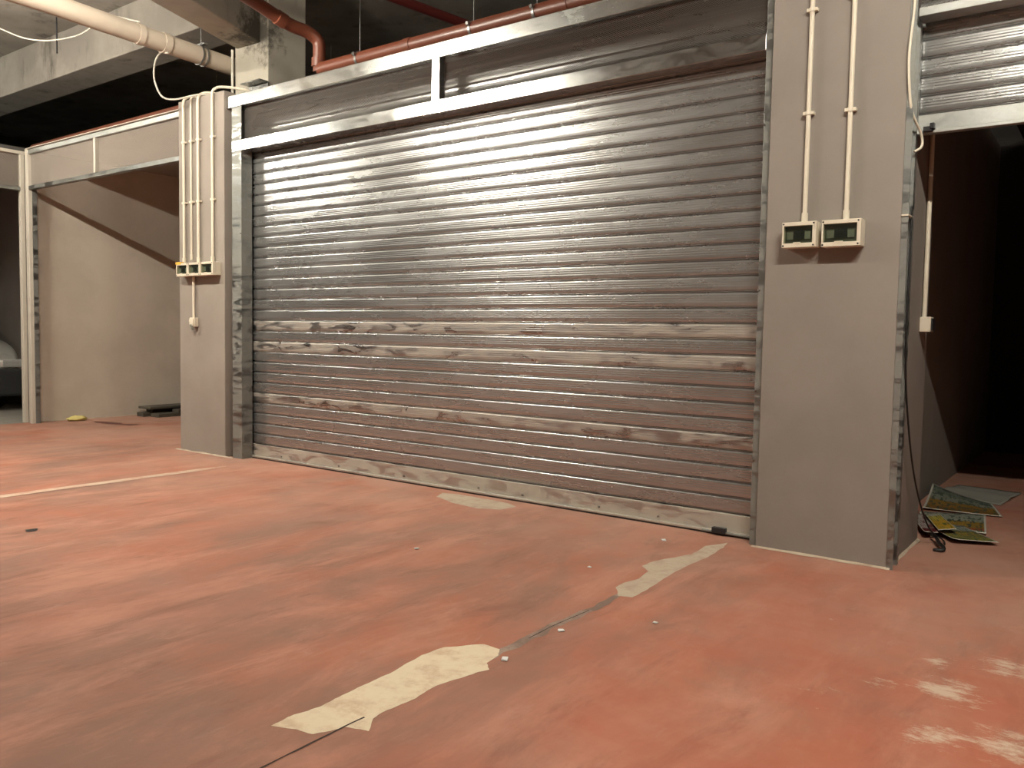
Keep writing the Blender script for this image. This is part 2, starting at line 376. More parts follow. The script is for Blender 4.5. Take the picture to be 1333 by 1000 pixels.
# ---------------------------------------------------------------- roller shutters
P = .0876
def slat_profile(zb, zt):
    "list of (offset towards the viewer, z), from zb up to zt"
    pts = []; k = 0; z = zb
    while z < zt-1e-4:
        pts += [(-.006, z), (-.006, z+.0012), (.003, z+.0020), (.0050, z+.0040), (.0042, z+.0062), (-.003, z+.0078), (-.003, z+.0088)]   # bead between two narrow grooves
        pts += [(.0082, z+.0096), (.0088, z+.0110), (.0089, z+.0270)]                               # flat lower band
        for q in range(17):
            t = q/16; zz = z+.028+t*.040
            pts.append((.0090+.00032*math.sin(2*math.pi*3*t), zz))
        pts += [(.0088, z+.0785), (.0075, z+.0815), (.0040, z+.0845), (-.003, z+.0862)]
        z += P; k += 1
    pts.append((0, z)); return pts
def curtain(x0, x1, y, zb, zt, dusty=()):
    mb = MB(); pr_ = slat_profile(zb, zt); per = 31
    nx = max(2, int((x1-x0)/.25)); xs = [x0+(x1-x0)*i/nx for i in range(nx+1)]
    vs = []
    for j, (n_, z) in enumerate(pr_):
        s = j//per
        for x in xs:
            wob = .0022*noise.noise((x*.9, s*1.7, 0))
            vs.append((x, y-n_+wob, z))
    W = len(xs); fs = []; mi = []
    for j in range(len(pr_)-1):
        for i in range(W-1): fs.append((j*W+i, j*W+i+1, (j+1)*W+i+1, (j+1)*W+i)); mi.append(1 if (j//per) in dusty else 0)
    mb.add(vs, fs, 0, True); mb.m = mi; return mb
def coil(x0, x1, yc, zc, r):
    mb = MB(); n = 12; per = 6; prof = []
    for k in range(n):
        for q in range(per):
            a = 2*math.pi*(k+q/per)/n; rr = r+[0, .008, .010, .011, .009, .003][q]
            prof.append((yc+rr*math.cos(a), zc+rr*math.sin(a)))
    m_ = len(prof); vs = [(x0, *p) for p in prof]+[(x1, *p) for p in prof]
    mb.add(vs, [(i, (i+1) % m_, m_+(i+1) % m_, m_+i) for i in range(m_)])
    mb.add(vs[:m_], [tuple(range(m_))[::-1]]); mb.add(vs[m_:], [tuple(range(m_))]); return mb
def expanded(x0, x1, z0, z1, y, px=.020, ang=30, wd=.0024):
    mb = MB(); t = math.tan(math.radians(ang)); H = z1-z0; run = H/t; cw = wd/math.sin(math.radians(ang))/2
    for sgn in (1, -1):
        n = int((x1-x0+run)/px)+1
        for i in range(n):
            xb = x0-run+i*px if sgn > 0 else x0+i*px
            xt = xb+run*sgn; a, b = (xb, z0), (xt, z1)
            # clip to x range
            def clip(a, b):
                (ax, az), (bx, bz) = a, b
                for lim, cmp in ((x0, 1), (x1, -1)):
                    if (ax-lim)*cmp < 0 and (bx-lim)*cmp < 0: return None
                    if (ax-lim)*cmp < 0: s = (lim-ax)/(bx-ax); ax, az = lim, az+(bz-az)*s
                    elif (bx-lim)*cmp < 0: s = (lim-ax)/(bx-ax); bx, bz = lim, az+(bz-az)*s
                return (ax, az), (bx, bz)
            c = clip(a, b)
            if not c: continue
            (ax, az), (bx, bz) = c
            yo = y+(.0006 if sgn > 0 else -.0006)
            mb.add([(ax-cw, yo-.0008, az), (ax+cw, yo+.0008, az), (bx+cw, yo+.0008, bz), (bx-cw, yo-.0008, bz)], [(0, 1, 2, 3)])
    return mb

# --- main closed shutter
sh = thing('roller_shutter', 'closed galvanised roller shutter between the two plastered piers', 'roller shutter', (-3.83, .04, 0))
part(curtain(-6.10, -1.56, .045, .125, 2.66, dusty=(4, 9, 11)), 'curtain', [M['slat'], M['slatdust']], sh)
rail = MB().box(-6.10, -1.56, .030, .050, .022, .121).box(-6.10, -1.56, .008, .052, .010, .024)
ro = part(rail, 'bottom_rail', M['raildust'], sh, .003, 'flat dusty galvanised bottom rail')
part(MB().box(-6.10, -1.56, .012, .05, .0, .011), 'rubber_seal', M['blackc'], sh)
for x in (-5.6, -4.9, -4.2, -3.50, -3.13, -2.55, -2.15):
    part(MB().tube([(x, .031, .045), (x, .022, .045)], .006, 8), 'screw', M['thread'], sh)
lk = part(MB().box(-1.80, -1.72, -.02, .012, .012, .045), 'lock', M['dark'], sh, .004, 'black bolt lock on the bottom rail')
part(MB().tube([(-1.86, -.005, .018), (-1.58, -.005, .018)], .007, 8), 'lock_bar', M['galvjamb'], sh)
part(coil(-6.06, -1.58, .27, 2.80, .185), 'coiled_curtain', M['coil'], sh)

fr = thing('shutter_frame', 'galvanised steel frame with mesh fanlight around the closed shutter', 'frame', (-3.83, -.04, 0))
part(MB().box(-6.100, -5.972, -.09, -.086, 0, 2.95).box(-5.976, -5.972, -.086, .015, 0, 2.58).box(-6.166, -6.10, -.03, .02, 0, 3.0).box(-6.104, -6.100, -.086, -.03, 0, 2.95), 'jamb', M['galvjamb'], fr)
part(MB().box(-1.556, -1.513, -.09, .02, 0, 3.05), 'jamb', M['galvjamb'], fr, .002)
part(MB().box(-6.166, -1.556, -.095, .02, 2.945, 3.045), 'top_beam', M['galv'], fr, .003)
part(MB().box(-6.100, -1.556, -.093, .012, 2.580, 2.668), 'lower_beam', M['galv'], fr, .003)
part(MB().box(-3.862, -3.792, -.092, -.03, 2.668, 2.945), 'mullion', M['galv'], fr, .002)
part(expanded(-6.0, -3.862, 2.668, 2.945, -.045), 'mesh_panel', M['mesh'], fr)
part(expanded(-3.792, -1.556, 2.668, 2.945, -.045), 'mesh_panel', M['mesh'], fr)
for z in (1.9, .35, 1.1, 2.75):
    part(MB().tube([(-5.985, -.090, z), (-5.985, -.094, z)], .006, 8), 'rivet', M['galv'], fr)
for z in (2.20, 1.35, .82, .45):
    part(MB().tube([(-1.55, -.090, z), (-1.55, -.094, z)], .006, 8), 'rivet', M['galv'], fr)

# --- raised shutter on the right
rs = thing('roller_shutter', 'half raised galvanised roller shutter over the dark right bay', 'roller shutter', (.87, .04, 2.08))
part(curtain(-.858, 2.58, .045, 2.1795, 2.66, ()), 'curtain', [M['slat'], M['slatdust']], rs)
part(MB().box(-.858, 2.58, .028, .050, 2.098, 2.176).box(-.858, 2.58, .010, .052, 2.082, 2.099), 'bottom_rail', M['galvpale'], rs, .003)
part(MB().box(-.815, -.775, -.012, .012, 2.088, 2.112).box(-.785, -.765, -.02, .012, 2.098, 2.125), 'lock', M['dark'], rs, .003, 'small black lock on the raised rail')
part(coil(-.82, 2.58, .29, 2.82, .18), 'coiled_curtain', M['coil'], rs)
f2 = thing('shutter_frame', 'galvanised frame and mesh fanlight above the raised right shutter', 'frame', (.87, -.04, 0))
part(MB().box(-.868, -.838, -.124, -.120, 0, 3.05).box(-.866, -.862, -.12, .02, 0, 3.05).box(-.862, -.842, -.02, .02, 0, 2.6), 'jamb', M['galvjamb'], f2)
part(MB().box(2.56, 2.6, -.09, .02, 0, 3.05), 'jamb', M['galvjamb'], f2)
part(MB().box(-.84, 2.56, -.09, .015, 2.600, 2.640), 'lower_beam', M['galvpale'], f2, .003)
part(MB().box(-.84, 2.56, -.095, .02, 2.945, 3.045), 'top_beam', M['galv'], f2, .003)
part(expanded(-.84, 2.56, 2.640, 2.945, -.045), 'mesh_panel', M['mesh'], f2)
part(MB().box(-.868, -.835, -.13, -.03, 1.683, 1.690), 'cleat', M['pvcwhite'], f2)

# --- open left bay frame
f3 = thing('shutter_frame', 'slim galvanised frame with mesh fanlight over the open left bay', 'frame', (-8.4, -.04, 0))
part(MB().box(-9.885, -9.815, -.09, -.02, 0, 3.05), 'post', M['cream'], f3, .006, 'cream painted corner post')
part(MB().box(-9.815, -9.808, -.05, .0, 0, 2.62), 'guide_channel', M['galvjamb'], f3)
part(MB().box(-9.815, -6.84, -.085, -.03, 2.985, 3.035), 'top_rail', M['galvpale'], f3, .002)
part(MB().box(-9.815, -6.84, -.11, -.03, 3.035, 3.041), 'top_flange', M['cream'], f3)
part(MB().box(-9.815, -6.84, -.085, -.03, 2.598, 2.640), 'lower_rail', M['galvjamb'], f3, .002)
part(MB().box(-8.388, -8.352, -.09, -.05, 2.640, 2.985), 'mullion', M['cream'], f3, .002)
part(expanded(-9.815, -8.39, 2.640, 2.985, -.055, wd=.0026), 'mesh_panel', M['meshlight'], f3)
part(expanded(-8.352, -6.84, 2.640, 2.985, -.055, wd=.0026), 'mesh_panel', M['meshlight'], f3)
# --- side garage frame (runs towards the viewer)
f4 = thing('shutter_frame', 'cream steel frame of the side garage at the left picture edge', 'frame', (-9.97, -1.5, 0))
part(MB().box(-10.03, -9.97, -.10, -.055, 0, 3.0), 'post', M['cream'], f4, .004)
part(MB().box(-10.03, -9.97, -3.4, -.05, 3.0, 3.035), 'top_rail', M['cream'], f4, .003)
part(MB().box(-10.22, -10.16, -3.4, .0, 3.075, 3.11), 'rear_rail', M['cream'], f4, .003)
part(MB().box(-10.03, -9.97, -3.4, -.10, 2.60, 2.64), 'lower_rail', M['galvjamb'], f4, .003)
e4 = expanded(-3.4, -.10, 2.64, 3.0, 0, wd=.0026)
e4.v = [(-10.0+v[1], v[0], v[2]) for v in e4.v]
part(e4, 'mesh_panel', M['meshlight'], f4)
part(MB().box(-10.03, -9.97, -3.46, -3.40, 0, 3.035), 'post', M['cream'], f4, .004)

# ---------------------------------------------------------------- electrical enclosures
def enclosure(x0, x1, z0, z1, label, group, sticker=False):
    w_ = x1-x0; h = z1-z0; yb = -.121; r = thing('electrical_enclosure', label, 'electrical box', ((x0+x1)/2, yb, z0), group)
    part(MB().box(x0, x1, yb-.048, yb, z0, z1), 'back_box', M['pvcwhite'], r, .004)
    y1 = yb-.050; y0 = yb-.082; wx0, wx1, wz0, wz1 = x0+.008, x1-.018, z0+.021, z1-.019
    c = MB().box(x0, x1, y0, y1, z0, wz0).box(x0, x1, y0, y1, wz1, z1).box(x0, wx0, y0, y1, wz0, wz1).box(wx1, x1, y0, y1, wz0, wz1)
    cv = part(c, 'cover', M['pvcwhite'], r, .0015)
    part(MB().box(wx0, wx1, y1-.004, y1-.001, wz0, wz1), 'inner_panel', M['recess'], r)
    ww = wx1-wx0; zc = (wz0+wz1)/2
    part(MB().box(wx0+ww*.08, wx0+ww*.30, y1-.014, y1-.004, zc-.022, zc+.014), 'blanking_plate', M['greyp'], r)
    part(MB().box(wx0+ww*.70, wx0+ww*.90, y1-.014, y1-.004, zc-.022, zc+.014), 'blanking_plate', M['greyp'], r)
    br = part(MB().box(wx0+ww*.31, wx0+ww*.69, y1-.018, y1-.004, zc-.020, zc+.020), 'breaker', M['dark'], r, .002)
    part(MB().box(wx0+ww*.40, wx0+ww*.60, y1-.022, y1-.018, zc-.004, zc+.008), 'switch_lever', M['blackc'], br)
    part(MB().box(wx0+.001, wx1-.001, y0+.004, y0+.006, wz0+.001, wz1-.001), 'window', M['smoky'], r, 0, 'smoky transparent window')
    part(MB().box(wx0+ww*.35, wx0+ww*.6, y0-.003, y0+.004, wz0-.004, wz0+.004), 'window_tab', M['pvcwhite'], r)
    for sx in (x0+.007, x1-.012):
        for sz in (z0+.009, z1-.009):
            part(MB().tube([(sx, y0, sz), (sx, y0-.002, sz)], .0045, 8), 'screw', M['dark'], r)
    if sticker: part(MB().box(x0-.004, x0+.075, y0-.002, y0+.03, z1-.012, z1+.010), 'sticker', M['yellow'], r, 0, 'yellow tape on the top left corner')
    return r
GR = 'small windowed electrical enclosures on the piers'
enclosure(-1.402, -1.236, 1.552, 1.677, 'left one of the two cream windowed electrical boxes on right pier', GR)
enclosure(-1.210, -1.028, 1.548, 1.676, 'right one of the two cream windowed electrical boxes on right pier', GR)
enclosure(-6.757, -6.582, 1.555, 1.668, 'leftmost of three small boxes on left pier, yellow tape on corner', GR, True)
enclosure(-6.575, -6.400, 1.555, 1.668, 'middle of the three small windowed boxes on left pier', GR)
enclosure(-6.392, -6.212, 1.555, 1.668, 'rightmost of the three small windowed boxes on left pier', GR)

# conduits
def conduit(x, z0, z1, label, group, clips, bend=None, r=.0115, y=-.142):
    o = thing('conduit', label, 'conduit', (x, -.12, z0), group)
    pts = [(x, y, z0), (x, y, z1)]
    if bend:
        pts = [(x, y, z0), (x, y, z1-.05)] + [tuple(p) for p in smoothpath([(x, y, z1-.03), (x+.01, y+.005, z1+.03), (x+.05, y+.06, z1+.062), (x+bend, y+.18, z1+.055), (x+bend+.05, y+.30, z1+.03)], 5)]
    part(MB().tube(pts, r, 10), 'pipe', M['pvcwhite'], o)
    part(MB().tube([(x, y, z0), (x, y, z0+.05)], r*1.35, 10), 'coupling', M['pvcwhite'], o)
    for z in clips:
        part(MB().box(x-.026, x+.026, -.150, -.121, z-.008, z+.008).tube([(x, y, z-.009), (x, y, z+.009)], r*1.4, 10), 'clip', M['pvcwhite'], o, .001)
    return o
conduit(-1.312, 1.677, 3.10, 'cream conduit rising from the left box on right pier', 'conduits above the boxes', (2.215, 2.715))
conduit(-1.113, 1.676, 3.10, 'cream conduit rising from the right box on right pier', 'conduits above the boxes', (2.205, 2.745))
for i, (x, lab) in enumerate(((-6.725, 'leftmost of four cream conduits on left pier, bending over the top'),
                              (-6.612, 'second from left of four cream conduits on left pier'),
                              (-6.508, 'third from left of four cream conduits on left pier'),
                              (-6.300, 'rightmost of four cream conduits on left pier, standing apart'))):
    conduit(x, 1.668 if i != 1 else 1.70, 3.065 if i < 3 else 3.08, lab, 'conduits above the boxes', (2.20, 2.725), (.10, .10, .12, .16)[i], r=(.012, .008, .012, .012)[i])
so = thing('conduit', 'short cream conduit between the left pier boxes and the socket', 'conduit', (-6.586, -.12, 1.19), 'conduits above the boxes')
part(MB().tube([(-6.586, -.142, 1.195), (-6.586, -.142, 1.555)], .011, 10), 'pipe', M['pvcwhite'], so)
def socket(x0, x1, y0, y1, z0, z1, label, face):
    o = thing('socket_box', label, 'socket', ((x0+x1)/2, (y0+y1)/2, z0), 'surface mounted sockets')
    part(MB().box(x0, x1, y0, y1, z0, z1), 'body', M['pvcwhite'], o, .004)
    if face == 'x':
        part(MB().box(x1, x1+.008, y0+.008, y1-.008, z0+.008, z1-.008), 'cover_plate', M['dark'], o, .002)
    else:
        part(MB().box(x0+.008, x1-.008, y0-.008, y0, z0+.008, z1-.008), 'cover_plate', M['pvcwhite'], o, .002)
        part(MB().tube([((x0+x1)/2, y0-.012, z0+.02), ((x0+x1)/2, y0+.006, z0-.03)], .012, 10), 'cable_gland', M['greyp'], o)
        part(MB().tube([(x0-.02, y0+.02, z1-.03), (x0+.001, y0+.02, z1-.03)], .014, 10), 'side_knockout', M['pvcwhite'], o)
    return o
socket(-6.615, -6.545, -.165, -.121, 1.115, 1.195, 'small cream socket box hanging below the three boxes', 'y')
socket(-.865, -.812, .40, .48, 1.148, 1.226, 'cream socket box on the side of right pier inside dark bay', 'x')
o = thing('conduit', 'cream conduit above the socket on the side of right pier', 'conduit', (-.85, .44, 1.226), 'conduits above the boxes')
part(MB().tube([(-.851, .44, 1.226), (-.851, .44, 2.9)], .0115, 10), 'pipe', M['pvcwhite'], o)

# ---------------------------------------------------------------- cables
def cable(name, pts, r, mt, label, cat='cable', n=8, group=None):
    o = MB().tube(smoothpath(pts, 8), r, n).build(name, mt, loc=pts[0]); return tag(o, label, cat, group)
cable('cable', [(-.855, -.128, 3.02), (-.850, -.135, 2.66), (-.862, -.145, 2.43), (-.856, -.14, 2.27), (-.845, -.11, 2.16), (-.82, -.03, 2.08), (-.815, -.02, 2.02), (-.84, -.05, 1.99)], .006, M['pvcwhite'], 'loose white cable hanging down beside the raised shutter edge')
cable('cable', [(-.842, -.06, 1.70), (-.838, -.055, 1.68), (-.838, -.05, 1.04), (-.832, .10, .62), (-.82, .30, .32), (-.79, .50, .10), (-.74, .62, .022), (-.72, .56, .012)], .0045, M['blackc'], 'thin black cable running down right pier to the posters')
cable('cable', [(-6.60, -.36, 3.412), (-6.70, -.37, 3.425), (-6.80, -.36, 3.36), (-6.86, -.33, 3.24), (-6.80, -.30, 3.10), (-6.66, -.26, 3.06), (-6.50, -.15, 3.10), (-6.42, .0, 3.12)], .008, M['cable'], 'grey cable looping from the white pipe down to left pier')
cable('cable', [(-10.2, -.6, 4.41), (-9.538, -.6, 4.196), (-9.188, -.6, 4.057), (-8.692, -.6, 3.871), (-8.226, -.6, 3.754), (-7.789, -.6, 3.697), (-7.512, -.6, 3.69), (-7.118, -.6, 3.741), (-6.62, -.6, 3.60)], .007, M['cable'], 'white cable sagging below the ceiling beam at top left')
plug = MB().tube(smoothpath([(-.80, .66, .03), (-.77, .60, .035), (-.74, .50, .03), (-.705, .43, .02), (-.71, .405, .012), (-.75, .40, .010)], 5), [.010]*25+[.006], 10)
tag(plug.build('cable_end', M['blackc']), 'thick black curled cable end lying below the posters', 'cable')

tag(MB().tube([(-8.02, -.6, 3.60), (-8.02, -.6, 4.42)], .007, 8).build('threaded_rod', M['dark']), 'short dark rod hanging from the ceiling at top left behind the white cable', 'rod')

# ---------------------------------------------------------------- pipes overhead
wp = thing('pipe', 'large pale round pipe running under the ceiling at top left', 'pipe', (-6.7, 0, 3.52), None)
part(MB().tube([(-6.55, -6, 3.50), (-6.56, -1.4, 3.50), (-6.70, .30, 3.50), (-6.72, 5.0, 3.50)], .078, 24), 'pipe_run', M['pipe'], wp)
def ring(y, r, w_=.03):
    x = -6.56-.14*(y+1.4)/1.7
    return MB().tube([(x, y-w_/2, 3.50), (x, y+w_/2, 3.50)], r, 24)
part(ring(-.60, .084, .05), 'coupling', M['pipe'], wp); part(ring(-.36, .085, .06), 'coupling', M['pipe'], wp)
for y in (-.02, .03): part(ring(y, .086, .014), 'clamp', M['thread'], wp)
part(MB().box(-6.74, -6.60, -.02, .02, 3.585, 3.60).tube([(-6.67, 0, 3.60), (-6.67, 0, 4.42)], .005, 6), 'hanger', M['thread'], wp)

pv = thing('pipe', 'orange brown plastic drain pipe above the closed shutter frame', 'pipe', (-3.5, .15, 3.18), 'brown drain pipes above the frames')
part(MB().tube([(-5.27, .15, 3.18), (2.4, .15, 3.19)], .055, 20), 'pipe_run', M['pvc'], pv)
elb = [(-5.285, .15, 3.16), (-5.285, .15, 3.30), (-5.290, .14, 3.40), (-5.32, .06, 3.455), (-5.35, -.10, 3.475), (-5.36, -.35, 3.535), (-5.20, -.9, 3.56), (-4.75, -2.0, 3.58), (-4.3, -3.4, 3.60)]
part(MB().tube(smoothpath(elb, 6), .050, 20), 'bend', M['pvc'], pv)
for x in (-4.30, -2.95, -1.9, -.9):
    part(MB().tube([(x-.035, .15, 3.181), (x+.035, .15, 3.181)], .060, 20), 'coupling', M['pvc'], pv)
part(MB().tube([(-5.29, .15, 3.20), (-5.29, .15, 3.27)], .058, 20), 'coupling', M['pvc'], pv)
part(MB().tube([(-5.353, -.14, 3.482), (-5.356, -.21, 3.499)], .057, 20), 'coupling', M['pvc'], pv)
pv2 = thing('pipe', 'brown drain pipe behind the top rail of the open left bay', 'pipe', (-8.5, .2, 3.15), 'brown drain pipes above the frames')
part(MB().tube([(-10.3, .20, 3.150), (-6.7, .20, 3.165)], .05, 16), 'pipe_run', M['pvc'], pv2)
for i, (x, lab) in enumerate(((-4.82, 'pipe hanger nearest the column on the brown drain pipe'), (-3.70, 'second pipe hanger from the column on brown drain pipe'), (-3.17, 'third pipe hanger from the column on brown drain pipe'))):
    h = thing('pipe_hanger', lab, 'hanger', (x, .15, 3.12), 'pipe hangers on the brown drain pipe')
    part(MB().tube([(x-.01, .15, 3.18), (x+.01, .15, 3.18)], .0585, 20), 'clamp', M['thread'], h)
    part(MB().tube([(x, .15, 3.235), (x, .15, 4.42)], .003, 6), 'threaded_rod', M['thread'], h)
    part(MB().box(x-.012, x+.012, .075, .092, 3.19, 3.215), 'clamp_bolt', M['galv'], h, .002)
rp = thing('pipe', 'dark red sprinkler pipe crossing behind the brown drain pipe', 'pipe', (-5, 1, 3.9))
part(MB().tube([(-5.22, -.2, 3.9), (-4.95, 1.6, 3.9), (-4.65, 3.6, 3.9)], .042, 14), 'pipe_run', M['redpipe'], rp)
cp = thing('conduit', 'thin vertical conduit on the left edge of the concrete column', 'conduit', (-6.62, .29, 3.1), 'conduits above the boxes')
part(MB().tube([(-6.622, .285, 3.1), (-6.622, .285, 3.62)], .012, 8), 'pipe', M['cable'], cp)
for k, (x, y, lab) in enumerate(((-8.2, 2.2, 'wires hanging in the dark above the open left bay'), (-7.6, 2.3, 'wires hanging in the dark above the open left bay'), (-7.3, 1.6, 'wires hanging in the dark above the open left bay'), (-9.4, 2.0, 'wires hanging in the dark above the open left bay'))):
    tag(MB().tube([(x, y, 3.3), (x+.01, y, 3.8), (x, y, 4.42)], .003, 6).build('hanging_wire', M['cable']), lab, 'wire', 'wires hanging behind the left frame')

# ---------------------------------------------------------------- lamp fixtures (seen only as reflections; the rear one is added fill)
for k, (x, y, z, p) in enumerate(LAMPS):
    t = thing('tube_lamp', ['ceiling tube lamp in front of the closed shutter', 'ceiling tube lamp in front of the open left bay', 'ceiling tube lamp in front of the raised shutter',
              'ceiling tube lamp before the side garage', 'added fill tube lamp, unseen behind the viewer to the left'][k], 'lamp', (x, y, z+.08), 'ceiling tube lamps')
    part(MB().box(x-.62, x+.62, y-.032, y+.032, z+.04, z+.08), 'housing', M['housing'], t, .004)
    part(MB().tube([(x-TUBE_L/2, y, z), (x+TUBE_L/2, y, z)], TUBE_R, 8), 'tube', tube_mat(p), t)
    for dx in (-.6, .6): part(MB().box(x+dx-.01, x+dx+.01, y-.02, y+.02, z-.02, z+.04), 'lamp_holder', M['housing'], t)
    for dx in (-.4, .4): part(MB().tube([(x+dx, y, z+.08), (x+dx, y, 3.618 if k == 0 else 4.42)], .004, 6), 'suspension_rod', M['thread'], t)

# ---------------------------------------------------------------- posters and magazine on the floor
def b_poster(bands, glyph, gcol, scale=26, bg=(.42, .40, .33)):
    def f(nt, b):
        uv = N(nt, 'ShaderNodeUVMap'); sp = N(nt, 'ShaderNodeSeparateXYZ'); nt.links.new(uv.outputs[0], sp.inputs[0])
        c = None
        cr = N(nt, 'ShaderNodeValToRGB'); cr.color_ramp.interpolation = 'CONSTANT'; e = cr.color_ramp.elements
        e[0].position = 0; e[0].color = (*bands[0][1], 1); e[1].position = bands[1][0]; e[1].color = (*bands[1][1], 1)
        for q, col in bands[2:]: k = e.new(q); k.color = (*col, 1)
        nt.links.new(sp.outputs[1], cr.inputs[0])
        n = N(nt, 'ShaderNodeTexNoise'); n.inputs['Scale'].default_value = scale; n.inputs['Detail'].default_value = 1.5
        mp = N(nt, 'ShaderNodeMapping'); mp.inputs['Scale'].default_value = (1.6, .55, 1); nt.links.new(uv.outputs[0], mp.inputs[0]); nt.links.new(mp.outputs[0], n.inputs['Vector'])
        g = rng(nt, n.outputs['Fac'], glyph-.01, glyph+.01, 0, 1)
        rows = N(nt, 'ShaderNodeMath'); rows.operation = 'PINGPONG'; nt.links.new(sp.outputs[1], rows.inputs[0]); rows.inputs[1].default_value = .11
        g = mth(nt, 'MULTIPLY', g, rng(nt, rows.outputs[0], .02, .03, 0, 1))
        c = mix(nt, g, cr.outputs[0], gcol)
        # white margin
        ex = mth(nt, 'MINIMUM', mth(nt, 'MINIMUM', sp.outputs[0], mth(nt, 'SUBTRACT', 1, sp.outputs[0])), mth(nt, 'MINIMUM', sp.outputs[1], mth(nt, 'SUBTRACT', 1, sp.outputs[1])))
        c = mix(nt, rng(nt, ex, .028, .032, 1, 0), c, (.60, .58, .50))
        nt.links.new(c, b.inputs['Base Color'])
    return f
gc = (.05, .07, .05)
M['p1'] = mat('poster_dark_text', rough=.5, build=b_poster([(0, (0.186, 0.093, 0.019)), (.22, (0.248, 0.136, 0.025)), (.50, (0.211, 0.217, 0.167)), (.78, (0.124, 0.143, 0.112))], .53, gc, 11))
M['p2'] = mat('poster_orange', rough=.5, build=b_poster([(0, (0.322, 0.310, 0.223)), (.1, (0.279, 0.074, 0.025)), (.22, (0.260, 0.161, 0.025)), (.55, (0.236, 0.260, 0.205)), (.8, (0.248, 0.260, 0.211))], .54, gc, 12))
M['p3'] = mat('poster_green', rough=.5, build=b_poster([(0, (0.211, 0.186, 0.037)), (.3, (0.236, 0.174, 0.031)), (.6, (0.211, 0.236, 0.198))], .52, gc, 13))
M['p4'] = mat('leaflet_yellow', rough=.5, build=b_poster([(0, (0.434, 0.260, 0.019)), (.55, (0.372, 0.310, 0.050)), (.8, (0.310, 0.310, 0.248))], .56, (0.093, 0.099, 0.031), 9))
M['p5'] = mat('magazine_maroon', rough=.5, build=b_poster([(0, (0.087, 0.009, 0.009)), (.22, (0.310, 0.285, 0.260)), (.75, (0.341, 0.322, 0.298))], .54, (0.136, 0.031, 0.031), 8))
M['p6'] = mat('plain_paper', (.30, .29, .25), .7)
def sheet(name, cs, mt, z, label, lift=(0, 0, 0, 0), fold=0, group='papers heaped beside right pier', amp=.006):
    "cs: corners u0v0,u1v0,u1v1,u0v1"
    nu, nv = 16, 12; c = [Vector((*p, z)) for p in cs]; mb = MB(); vs = []; uvs = []
    for j in range(nv+1):
        for i in range(nu+1):
            u, v = i/nu, j/nv; p = (c[0]*(1-u)+c[1]*u)*(1-v)+(c[3]*(1-u)+c[2]*u)*v
            q = lift[0]*((1-u)*(1-v))**2+lift[1]*(u*(1-v))**2+lift[2]*(u*v)**2+lift[3]*((1-u)*v)**2
            q += amp*(.5+.5*noise.noise((u*3+z*300, v*3, 1))) + (fold*max(0, 1-abs(v-.5)*5) if fold else 0)
            vs.append((p.x, p.y, p.z+q)); uvs.append((u, v))
    fs = [(j*(nu+1)+i, j*(nu+1)+i+1, (j+1)*(nu+1)+i+1, (j+1)*(nu+1)+i) for j in range(nv) for i in range(nu)]
    mb.add(vs, fs, 0, True); o = mb.build(name, mt)
    uvl = o.data.uv_layers.new(name='UVMap')
    for l in o.data.loops: uvl.data[l.index].uv = uvs[l.vertex_index]
    s = o.modifiers.new('thickness', 'SOLIDIFY'); s.thickness = .0006; s.offset = 1
    return tag(o, label, 'poster' if 'poster' in name else 'paper', group)
sheet('paper_sheet', [(-1.05, 2.25), (-.615, 2.033), (-.542, 2.668), (-.965, 2.742)], M['p6'], .003, 'plain grey white folded paper sheet, farthest back in the dark', fold=.012)
sheet('poster', [(-1.00, 1.52), (-.557, 1.607), (-.666, 2.055), (-1.06, 2.22)], M['p1'], .006, 'poster with dark lettering over orange band, upper one of heap', lift=(.01, 0, 0, .07))
sheet('poster', [(-.90, .93), (-.573, .985), (-.646, 1.574), (-1.00, 1.42)], M['p2'], .010, 'poster with orange red letters and square white corner, middle of heap')
sheet('poster', [(-.693, .636), (-.486, .747), (-.703, 1.068), (-.92, 1.02)], M['p3'], .020, 'pointed greenish poster reaching out nearest the room', lift=(.01, 0, 0, .01))
sheet('leaflet', [(-.775, .699), (-.700, .80), (-.859, 1.194), (-.925, 1.14)], M['p4'], .052, 'bright yellow leaflet on top of the heap, crossed by black cable', lift=(.0, .0, .01, 0))
sheet('magazine', [(-.838, .655), (-.775, .715), (-.930, 1.22), (-1.0, 1.12)], M['p5'], .034, 'white and maroon magazine page beside the pier corner', lift=(.01, 0, 0, .02))

# ---------------------------------------------------------------- boards, rag, chips
def board(x0, x1, y0, y1, z0, z1, rz, label):
    cx, cy = (x0+x1)/2, (y0+y1)/2
    mb = MB().box(x0-cx, x1-cx, y0-cy, y1-cy, 0, z1-z0); o = mb.build('board', M['oldwood'], bevel=.004); o.location = (cx, cy, z0); o.rotation_euler.z = rz
    return tag(o, label, 'board', 'dark boards stacked behind left pier')
board(-9.86, -9.72, 1.15, 2.3, .0, .05, .05, 'dark board at the bottom against the beige wall')
board(-9.66, -9.50, 1.22, 2.2, .0, .045, .05, 'front dark board at the bottom of the stack')
board(-9.86, -9.73, 1.28, 2.2, .051, .095, .03, 'dark board lying second in the stack behind left pier')
board(-9.65, -9.52, 1.5, 2.3, .046, .085, .05, 'short dark board lying on the front bottom board')
board(-9.86, -9.60, 1.18, 2.25, .096, .125, .02, 'wide dark board on top of the stack')
rg = bmesh.new(); bmesh.ops.create_icosphere(rg, subdivisions=3, radius=1)
mb = MB(); rg.verts.index_update()
mb.add([(v.co.x*.06*(1+.5*noise.noise(v.co*2)), v.co.y*.11*(1+.5*noise.noise(v.co*3)), max(0, .022+v.co.z*.03*(1+.8*noise.noise(v.co*2.5)))) for v in rg.verts], [[v.index for v in f.verts] for f in rg.faces], 0, True); rg.free()
